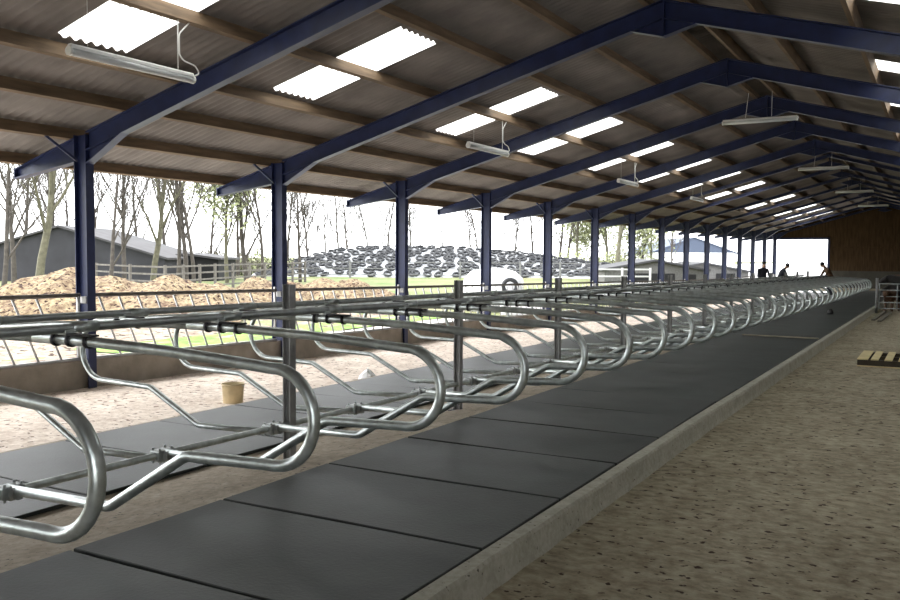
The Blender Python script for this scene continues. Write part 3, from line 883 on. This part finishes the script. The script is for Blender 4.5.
for r in range(ROWS):
    s = 0.06 + 0.96*r/(ROWS-1)
    per = 33
    for k in range(per):
        u = UA+8+(UB-UA-22)*(k+0.5*(r % 2)+rnd.uniform(-.4, .4))/per
        if cnt >= 296: break
        if ty is None:
            ty = finish('tyre', tyre_bm(0.30, 0.095), M_tyre, smooth=True); o = ty
        else:
            o = ty.copy(); C.objects.link(o)
        p = clamp_pt(u, max(0.03, min(1, s + rnd.uniform(-.05, .05))))
        hgt = clamp_h(u)
        sl = math.atan2(hgt, 4.5)*(1 if r < ROWS-1 else 0.3)
        nrm = (Vector((rnd.uniform(-.25, .25), rnd.uniform(-.25, .25), 1))*math.cos(sl) - fdir*math.sin(sl)).normalized()
        o.rotation_euler = nrm.to_track_quat('Z', 'Y').to_euler()
        o.location = p + nrm*0.11
        tag(o, 'worn black tyre lying on the pale sheet of the silage clamp', 'tyre', 'tyres weighting the silage clamp'); cnt += 1

# white wrapped bale with a tyre leaning on it
x, y = at(493, 33); zb = zfield(x, y)
bm = bmesh.new(); lathe(bm, [(0.02, 0), (1.0, 0.0), (1.14, 0.12), (1.18, 0.8), (1.10, 1.25), (0.85, 1.50), (0.4, 1.62), (0.02, 1.64)], 28)
for v in bm.verts: v.co += Vector((random.uniform(-.02, .02), random.uniform(-.02, .02), 0))
o = finish('wrapped_bale', bm, M_wrap, loc=(x, y, zb), smooth=True); tag(o, 'big white plastic-wrapped bale standing in the yard by the fourth column', 'bale')
x, y = at(510, 31.2); 
o = finish('tyre', tyre_bm(0.24, 0.075), M_tyre, smooth=True, loc=(x, y, zfield(x, y)+1.02)); 
o.rotation_euler = (-fdir).to_track_quat('Z', 'Y').to_euler(); tag(o, 'dark tyre leaning upright against the white wrapped bale', 'tyre')
bm = bmesh.new(); box(bm, -0.9, 0.9, -0.4, 0.4, 0, 0.70, 0.05)
x, y = at(526, 31.0); o = finish('wrapped_bale', bm, M_wrap, loc=(x, y, zfield(x, y))); o.rotation_euler = (0, 0, YAW); tag(o, 'low white wrapped block under the leaning tyre', 'bale')
for k, (u, d, l) in enumerate(((521, 31.0, 'small tyre lying flat on the low white block, the left one'), (532, 31.0, 'small tyre lying flat on the low white block, the right one'))):
    x, y = at(u, d)
    o = finish('tyre', tyre_bm(0.16, 0.06), M_tyre, smooth=True, loc=(x, y, zfield(x, y)+0.76)); tag(o, l, 'tyre', 'small tyres on the white block')

# post and rail fences
def rail_fence(name, label, pts, h, nr, step, m, th=0.09):
    e = thing(name, label, 'fence', (pts[0][0], pts[0][1], zfield(*pts[0])))
    bx, by, bz = e.location
    posts = []
    for (a, b) in zip(pts, pts[1:]):
        L = math.hypot(b[0]-a[0], b[1]-a[1]); n = max(1, round(L/step))
        for k in range(n): posts.append((a[0]+(b[0]-a[0])*k/n, a[1]+(b[1]-a[1])*k/n))
    posts.append(pts[-1])
    for p in posts:
        z = zfield(*p)-bz
        bm = bmesh.new(); box(bm, p[0]-bx-.06, p[0]-bx+.06, p[1]-by-.06, p[1]-by+.06, z-.1, z+h+0.1); finish('fence_post', bm, m, e)
    for r in range(nr):
        bm = bmesh.new(); zr = h*(r+0.6)/(nr-0.4)
        for a, b in zip(posts, posts[1:]):
            bar(bm, (a[0]-bx, a[1]-by, zfield(*a)-bz+zr), (b[0]-bx, b[1]-by, zfield(*b)-bz+zr), 0.05, th)
        finish('fence_rail', bm, m, e)
rail_fence('rail_fence', 'grey wooden post and rail fence behind the muck heap', [at(96, 50), at(130, 46), at(165, 44), at(215, 50), at(305, 62)], 1.35, 4, 2.2, M_fence)
rail_fence('rail_fence', 'pale rail fence in front of the tyre-covered clamp', [at(300, 70), at(400, 70), at(520, 70), at(600, 70)], 1.3, 3, 4.0, mat('pale_rail', (0.14, 0.14, 0.14), 0.7), 0.06)
rail_fence('rail_fence', 'white rail fence near the low grey shed', [at(592, 55), at(622, 55), at(650, 55)], 1.15, 3, 2.0, mat('white_fence_paint', (0.4, 0.4, 0.4), 0.6), 0.10)

# sheds and barns
M_lowwall = mat('grey_low_wall', (0.10, 0.098, 0.095), 0.9, var=0.2)
M_lowroof = mat('dark_grey_roof', (0.042, 0.042, 0.046), 0.85, var=0.15)
def gable_shed(name, label, u, d, w, zpk, ze, depth, mw_, mr, rz=0.0, openings=(), zbase=None, over=0.25):
    x, y = at(u, d); z = zfield(x, y) if zbase is None else zbase
    e = thing(name, label, 'building', (x, y, z), YAW+rz)
    h, he = zpk-z, ze-z
    bm = bmesh.new()
    prism(bm, [(-w/2, -0.2), (-w/2, he), (0, h), (w/2, he), (w/2, -0.2)], 'y', 0, depth); finish('walls', bm, mw_, e)
    for s in (-1, 1):
        bm = bmesh.new(); k = (h-he)/(w/2)
        prism(bm, [(0, h+.02), (0, h+.16), (s*(w/2+over), he-over*k+.16), (s*(w/2+over), he-over*k+.02)], 'y', -0.3, depth+0.3); finish('roof', bm, mr, e)
    for (x0, x1, z0, z1) in openings:
        bm = bmesh.new(); box(bm, x0, x1, -0.03, 0.02, z0, z1); finish('doorway', bm, M_dark, e)  # black panel on the solid wall stands for the shaded interior
    return e
gable_shed('dark_shed', 'large dark shed with a shallow gable roof behind the nearest blue column', 60, 58, 14.0, 3.55, 1.5, 9, M_shed, M_shedroof)
gable_shed('shadow_opening', 'low black block for a shadowed opening just right of the large dark shed', 186, 62, 4.6, 1.75, 1.45, 5, M_dark, M_shedroof)  # black walls stand for the shade of an opening
fb = gable_shed('far_barn', 'distant white barn with a slate-blue gable roof', 693, 125, 11.6, 4.5, 2.45, 18, M_render, M_blueroof, over=0.6)
hz = 4.5-fb.location.z; he = 2.45-fb.location.z; bm = bmesh.new(); prism(bm, [(-5.9, he), (0, hz), (5.9, he)], 'y', -0.12, -0.02); finish('gable_cladding', bm, M_blueroof, fb)
gable_shed('low_shed', 'low grey-roofed shed with dark openings, left of the distant barn', 655, 62, 7.2, 1.50, 0.85, 6, M_lowwall, M_lowroof, openings=((-2.0, 1.4, 0.1, 0.85), (2.0, 2.9, 0.2, 0.8)), zbase=-0.2)
gable_shed('low_shed', 'long low shed with a grey roof behind the ninth and tenth columns', 704, 74, 7.5, 1.25, 0.55, 7, M_lowwall, M_lowroof, openings=((-1.6, 0.3, 0.05, 0.75), (1.0, 2.6, 0.05, 0.7)), zbase=-0.25)

# trees
def tree_bms(seed, height, lean=0.05, forks=3, r0=0.2, spread=0.5, depth=4, clear=0.3, twig=1.0):
    rnd = random.Random(seed)
    trunk, br = bmesh.new(), bmesh.new(); tips = []
    def grow(p, d, L, r, lvl, bm):
        n = 4; pts = [p]; rs = [r]; q = p.copy(); dd = d.copy()
        for k in range(n):
            dd = (dd + Vector((rnd.uniform(-1, 1), rnd.uniform(-1, 1), rnd.uniform(-.3, .6)))*0.11).normalized()
            q = q + dd*L/n; pts.append(q.copy()); rs.append(max(0.013, r*(1-0.55*(k+1)/n)))
        sweep(bm, pts, rs, 7 if lvl == 0 else (5 if lvl == 1 else 3), caps=False)
        if lvl >= depth:
            tips.append(q); return
        nb = forks + rnd.randint(0, 1) + (3 if lvl == 0 else 0)
        for k in range(nb):
            t = (clear + (1-clear)*(k+rnd.random())/nb) if lvl == 0 else 0.25+0.75*(k+rnd.random())/nb
            t = min(t, 0.999); i = int(t*n); f = t*n-i
            bp = pts[i].lerp(pts[i+1], f); rr = rs[i]*(1-f)+rs[i+1]*f
            az = rnd.uniform(0, 2*PI); sp = spread*rnd.uniform(0.6, 1.4)
            side = Vector((math.cos(az), math.sin(az), 0.15))
            nd = (dd*0.75 + side*sp + Vector((0, 0, 0.25))).normalized()
            grow(bp, nd, L*rnd.uniform(0.38, 0.62), max(0.015, rr*0.58), lvl+1, br)
        grow(q, dd, L*0.45, rs[-1], lvl+1, br)
    grow(Vector((0, 0, -0.1)), Vector((rnd.uniform(-lean, lean), rnd.uniform(-lean, lean), 1)).normalized(), height*0.66, r0, 0, trunk)
    return trunk, br, tips
def leaf_bm(tips, n, size, seed, spread=0.9):
    rnd = random.Random(seed); bm = bmesh.new()
    for _ in range(n):
        t = rnd.choice(tips); p = t + Vector((rnd.gauss(0, spread), rnd.gauss(0, spread), rnd.gauss(0, spread*0.8)))
        a = Vector((rnd.uniform(-1, 1), rnd.uniform(-1, 1), rnd.uniform(-1, 1))).normalized(); b = a.orthogonal().normalized()
        s = size*rnd.uniform(0.5, 1.3)
        vs = [bm.verts.new(p + a*s), bm.verts.new(p + b*s*0.6), bm.verts.new(p - a*s), bm.verts.new(p - b*s*0.6)]
        bm.faces.new(vs)
    return bm
def make_tree(seed, height, leaves=0, bark=M_bark, leafm=M_leaf, lsize=0.17, **kw):
    root = thing('bare_tree' if not leaves else 'leafing_tree', '', 'tree', (0, 0, 0), 0, 'trees beyond the yard')
    t, b, tips = tree_bms(seed, height, **kw)
    finish('trunk', t, bark, root, True); finish('branches', b, bark, root, True)
    if leaves: finish('foliage', leaf_bm(tips, leaves, lsize, seed, 1.0), leafm, root)
    return root
PT = {
 'a': make_tree(21, 11, r0=0.17, spread=0.55, depth=4, lean=.03),
 'b': make_tree(22, 12, r0=0.24, spread=0.5, depth=4, lean=.03, bark=M_bark2, clear=0.35),
 'c': make_tree(23, 8, r0=0.15, spread=0.45, depth=4, clear=0.2),
 'd': make_tree(24, 10, r0=0.15, spread=0.7, depth=4, forks=3, clear=0.25),
 'e': make_tree(25, 9, r0=0.13, spread=0.35, depth=3, forks=3, clear=0.4),
 'l': make_tree(26, 10, leaves=4200, r0=0.16, spread=0.55, depth=3, bark=M_bark2),
 'm': make_tree(27, 9, leaves=7000, r0=0.14, spread=0.7, depth=3, clear=0.15),
}
used = set()
TREES = [ # across, distance, kind, scale, label
 (3, 47, 'd', 1.0, 'bare tree at the left edge of the yard'),
 (14, 52, 'a', 1.0, 'bare thin tree just left of the mossy trunk'),
 (37, 44, 'b', 0.95, 'thick mossy tree trunk in front of the dark shed'),
 (50, 60, 'e', 1.1, 'slender bare tree just right of the mossy trunk'),
 (70, 66, 'd', 0.9, 'bare tree behind the dark shed, close left of the first column'),
 (108, 46, 'd', 0.85, 'bare forked tree just right of the first blue column'),
 (124, 48, 'a', 0.85, 'bare many-branched tree, second right of the first column'),
 (152, 50, 'b', 0.80, 'straight bare trunk midway between the first two columns'),
 (178, 54, 'e', 1.15, 'left stem of the clump of slim trunks near the shadowed opening'),
 (186, 55, 'a', 1.0, 'middle stem of the clump of slim trunks near the shadowed opening'),
 (194, 54, 'e', 1.05, 'right stem of the clump of slim trunks near the shadowed opening'),
 (227, 58, 'l', 0.95, 'pale green leafing tree left of the second blue column'),
 (247, 60, 'c', 1.3, 'slim bare tree between the leafing tree and second column'),
 (262, 58, 'e', 1.0, 'thin bare tree close left of the second column'),
 (300, 62, 'a', 0.80, 'bare tree just right of the second blue column'),
 (310, 80, 'c', 1.0, 'small bare tree second right of the second column'),
 (339, 92, 'd', 0.95, 'bare tree behind the left end of the silage clamp'),
 (348, 92, 'a', 0.85, 'bare branching tree above the left shoulder of the clamp'),
 (369, 95, 'e', 0.95, 'thin bare pole-like tree midway to the third column'),
 (385, 92, 'c', 1.1, 'small bare tree just left of the third column'),
 (414, 94, 'c', 1.0, 'small bare tree just right of the third column'),
 (442, 95, 'e', 0.65, 'short bare stem standing above the clamp'),
 (471, 94, 'a', 0.75, 'bare tree just left of the fourth column'),
 (479, 94, 'e', 1.0, 'thin bare trunk touching the fourth column'),
 (512, 90, 'c', 1.0, 'bare leaning tree above the right slope of the clamp'),
 (533, 92, 'a', 0.85, 'faint bare tree left of the fifth column'),
 (559, 88, 'a', 1.0, 'bare tree just right of the fifth blue column'),
 (567, 86, 'e', 1.2, 'thin dark trunk, second right of the fifth column'),
 (576, 84, 'l', 1.1, 'greenish leafing tree between fifth and sixth columns'),
 (588, 90, 'm', 1.0, 'leafy pale green tree touching the sixth column'),
 (606, 84, 'l', 1.0, 'leafing tree just right of the sixth column'),
 (616, 74, 'b', 1.0, 'thick trunk between the sixth and seventh columns'),
 (640, 84, 'm', 1.0, 'round leafy tree between seventh and eighth columns'),
 (650, 90, 'l', 0.9, 'pale leafing tree just left of the eighth column'),
 (24, 70, 'a', 1.15, 'faint bare tree behind the left slope of the dark shed'),
 (60, 74, 'd', 1.2, 'wide-crowned bare tree rising behind the peak of the dark shed'),
 (96, 72, 'a', 1.1, 'faint bare tree behind the right slope of the dark shed'),
 (138, 70, 'd', 1.1, 'wide bare tree behind the shed roof, left of the straight trunk'),
 (166, 72, 'a', 1.1, 'faint bare tree between the straight trunk and the clump of stems'),
 (208, 70, 'd', 1.0, 'bare tree between the clump of stems and the leafing tree'),
 (238, 74, 'a', 1.0, 'faint bare tree right behind the pale leafing tree'),
 (286, 76, 'd', 0.95, 'bare spreading tree partly hidden by the second column'),
 (325, 98, 'd', 0.9, 'bare spreading tree beyond the left foot of the clamp'),
 (672, 110, 'c', 0.9, 'small bare tree right of the eighth column, by the far barn'),
]
for k, (u, d, kd, sc, lab) in enumerate(TREES):
    o = PT[kd] if kd not in used else copy_tree(PT[kd])
    used.add(kd)
    x, y = at(u, d)
    o.location = (x, y, zfield(x, y)-0.05); o.rotation_euler = (0, 0, k*2.4); o.scale = (sc, sc, sc)
    o['label'] = lab

# scrub along the skyline
def bush(u, d, w, h, n, label, m=M_leaf2, seed=1):
    rnd = random.Random(seed); x, y = at(u, d); z = zfield(x, y)
    e = thing('scrub_bush', label, 'bush', (x, y, z), YAW, 'scrub beyond the yard')
    bm = bmesh.new()
    for _ in range(int(n/25)):
        p = Vector((rnd.uniform(-w/2, w/2), rnd.uniform(-1, 1), -0.1)); q = p + Vector((rnd.uniform(-.5, .5), rnd.uniform(-.5, .5), h*rnd.uniform(.6, 1)))
        sweep(bm, [p, p.lerp(q, .5)+Vector((rnd.uniform(-.2, .2), 0, 0)), q], [0.04, 0.03, 0.015], 4, caps=False)
    finish('stems', bm, M_bark, e)
    bm = bmesh.new()
    for _ in range(n):
        s = rnd.uniform(-1, 1); top = h*(1-0.5*s*s)*(0.8+0.2*math.sin(9*s+seed))
        p = Vector((s*w/2, rnd.uniform(-1.2, 1.2), top*rnd.random()))
        a = Vector((rnd.uniform(-1, 1), rnd.uniform(-1, 1), rnd.uniform(-1, 1))).normalized(); b = a.orthogonal().normalized(); sz = rnd.uniform(.10, .24)
        bm.faces.new([bm.verts.new(p+a*sz), bm.verts.new(p+b*sz*.4), bm.verts.new(p-a*sz), bm.verts.new(p-b*sz*.4)])
    finish('foliage', bm, m, e)
bush(150, 78, 12, 2.9, 1500, 'brown scrub behind the fence, between the first two columns', seed=1)
bush(215, 76, 9, 2.6, 1400, 'brown-green scrub beside the pale leafing tree', seed=2)
bush(262, 76, 7, 2.4, 900, 'low scrub just left of the second column', M_leaf, seed=3)
bush(585, 80, 12, 2.6, 1600, 'pale green scrub right of the clamp, by the sixth column', M_leaf, seed=4)
bush(630, 84, 7, 3.2, 1200, 'green scrub behind the seventh column', M_leaf, seed=5)
bush(540, 92, 9, 2.1, 900, 'brown scrub on the bank left of the fifth column', seed=6)

# ------------------------------------------------------------------ light
w = bpy.data.worlds.new('overcast'); bpy.context.scene.world = w; w.use_nodes = True
bg = w.node_tree.nodes['Background']; bg.inputs[0].default_value = (0.96, 0.98, 1.0, 1); bg.inputs[1].default_value = 1.0
sun = bpy.data.lights.new('bright_cloud_sun', 'SUN'); sun.energy = 1.0; sun.angle = math.radians(50); sun.color = (1.0, 0.97, 0.92)
so = bpy.data.objects.new('bright_cloud_sun', sun); C.objects.link(so)
so.rotation_euler = Vector((0.74, 0.18, -0.60)).to_track_quat('-Z', 'Y').to_euler()
sc = bpy.context.scene
sc.view_settings.view_transform = 'Standard'; sc.view_settings.look = 'None'; sc.view_settings.gamma = 1.0
sc.view_settings.use_curve_mapping = False
sc.view_settings.exposure = 2.55
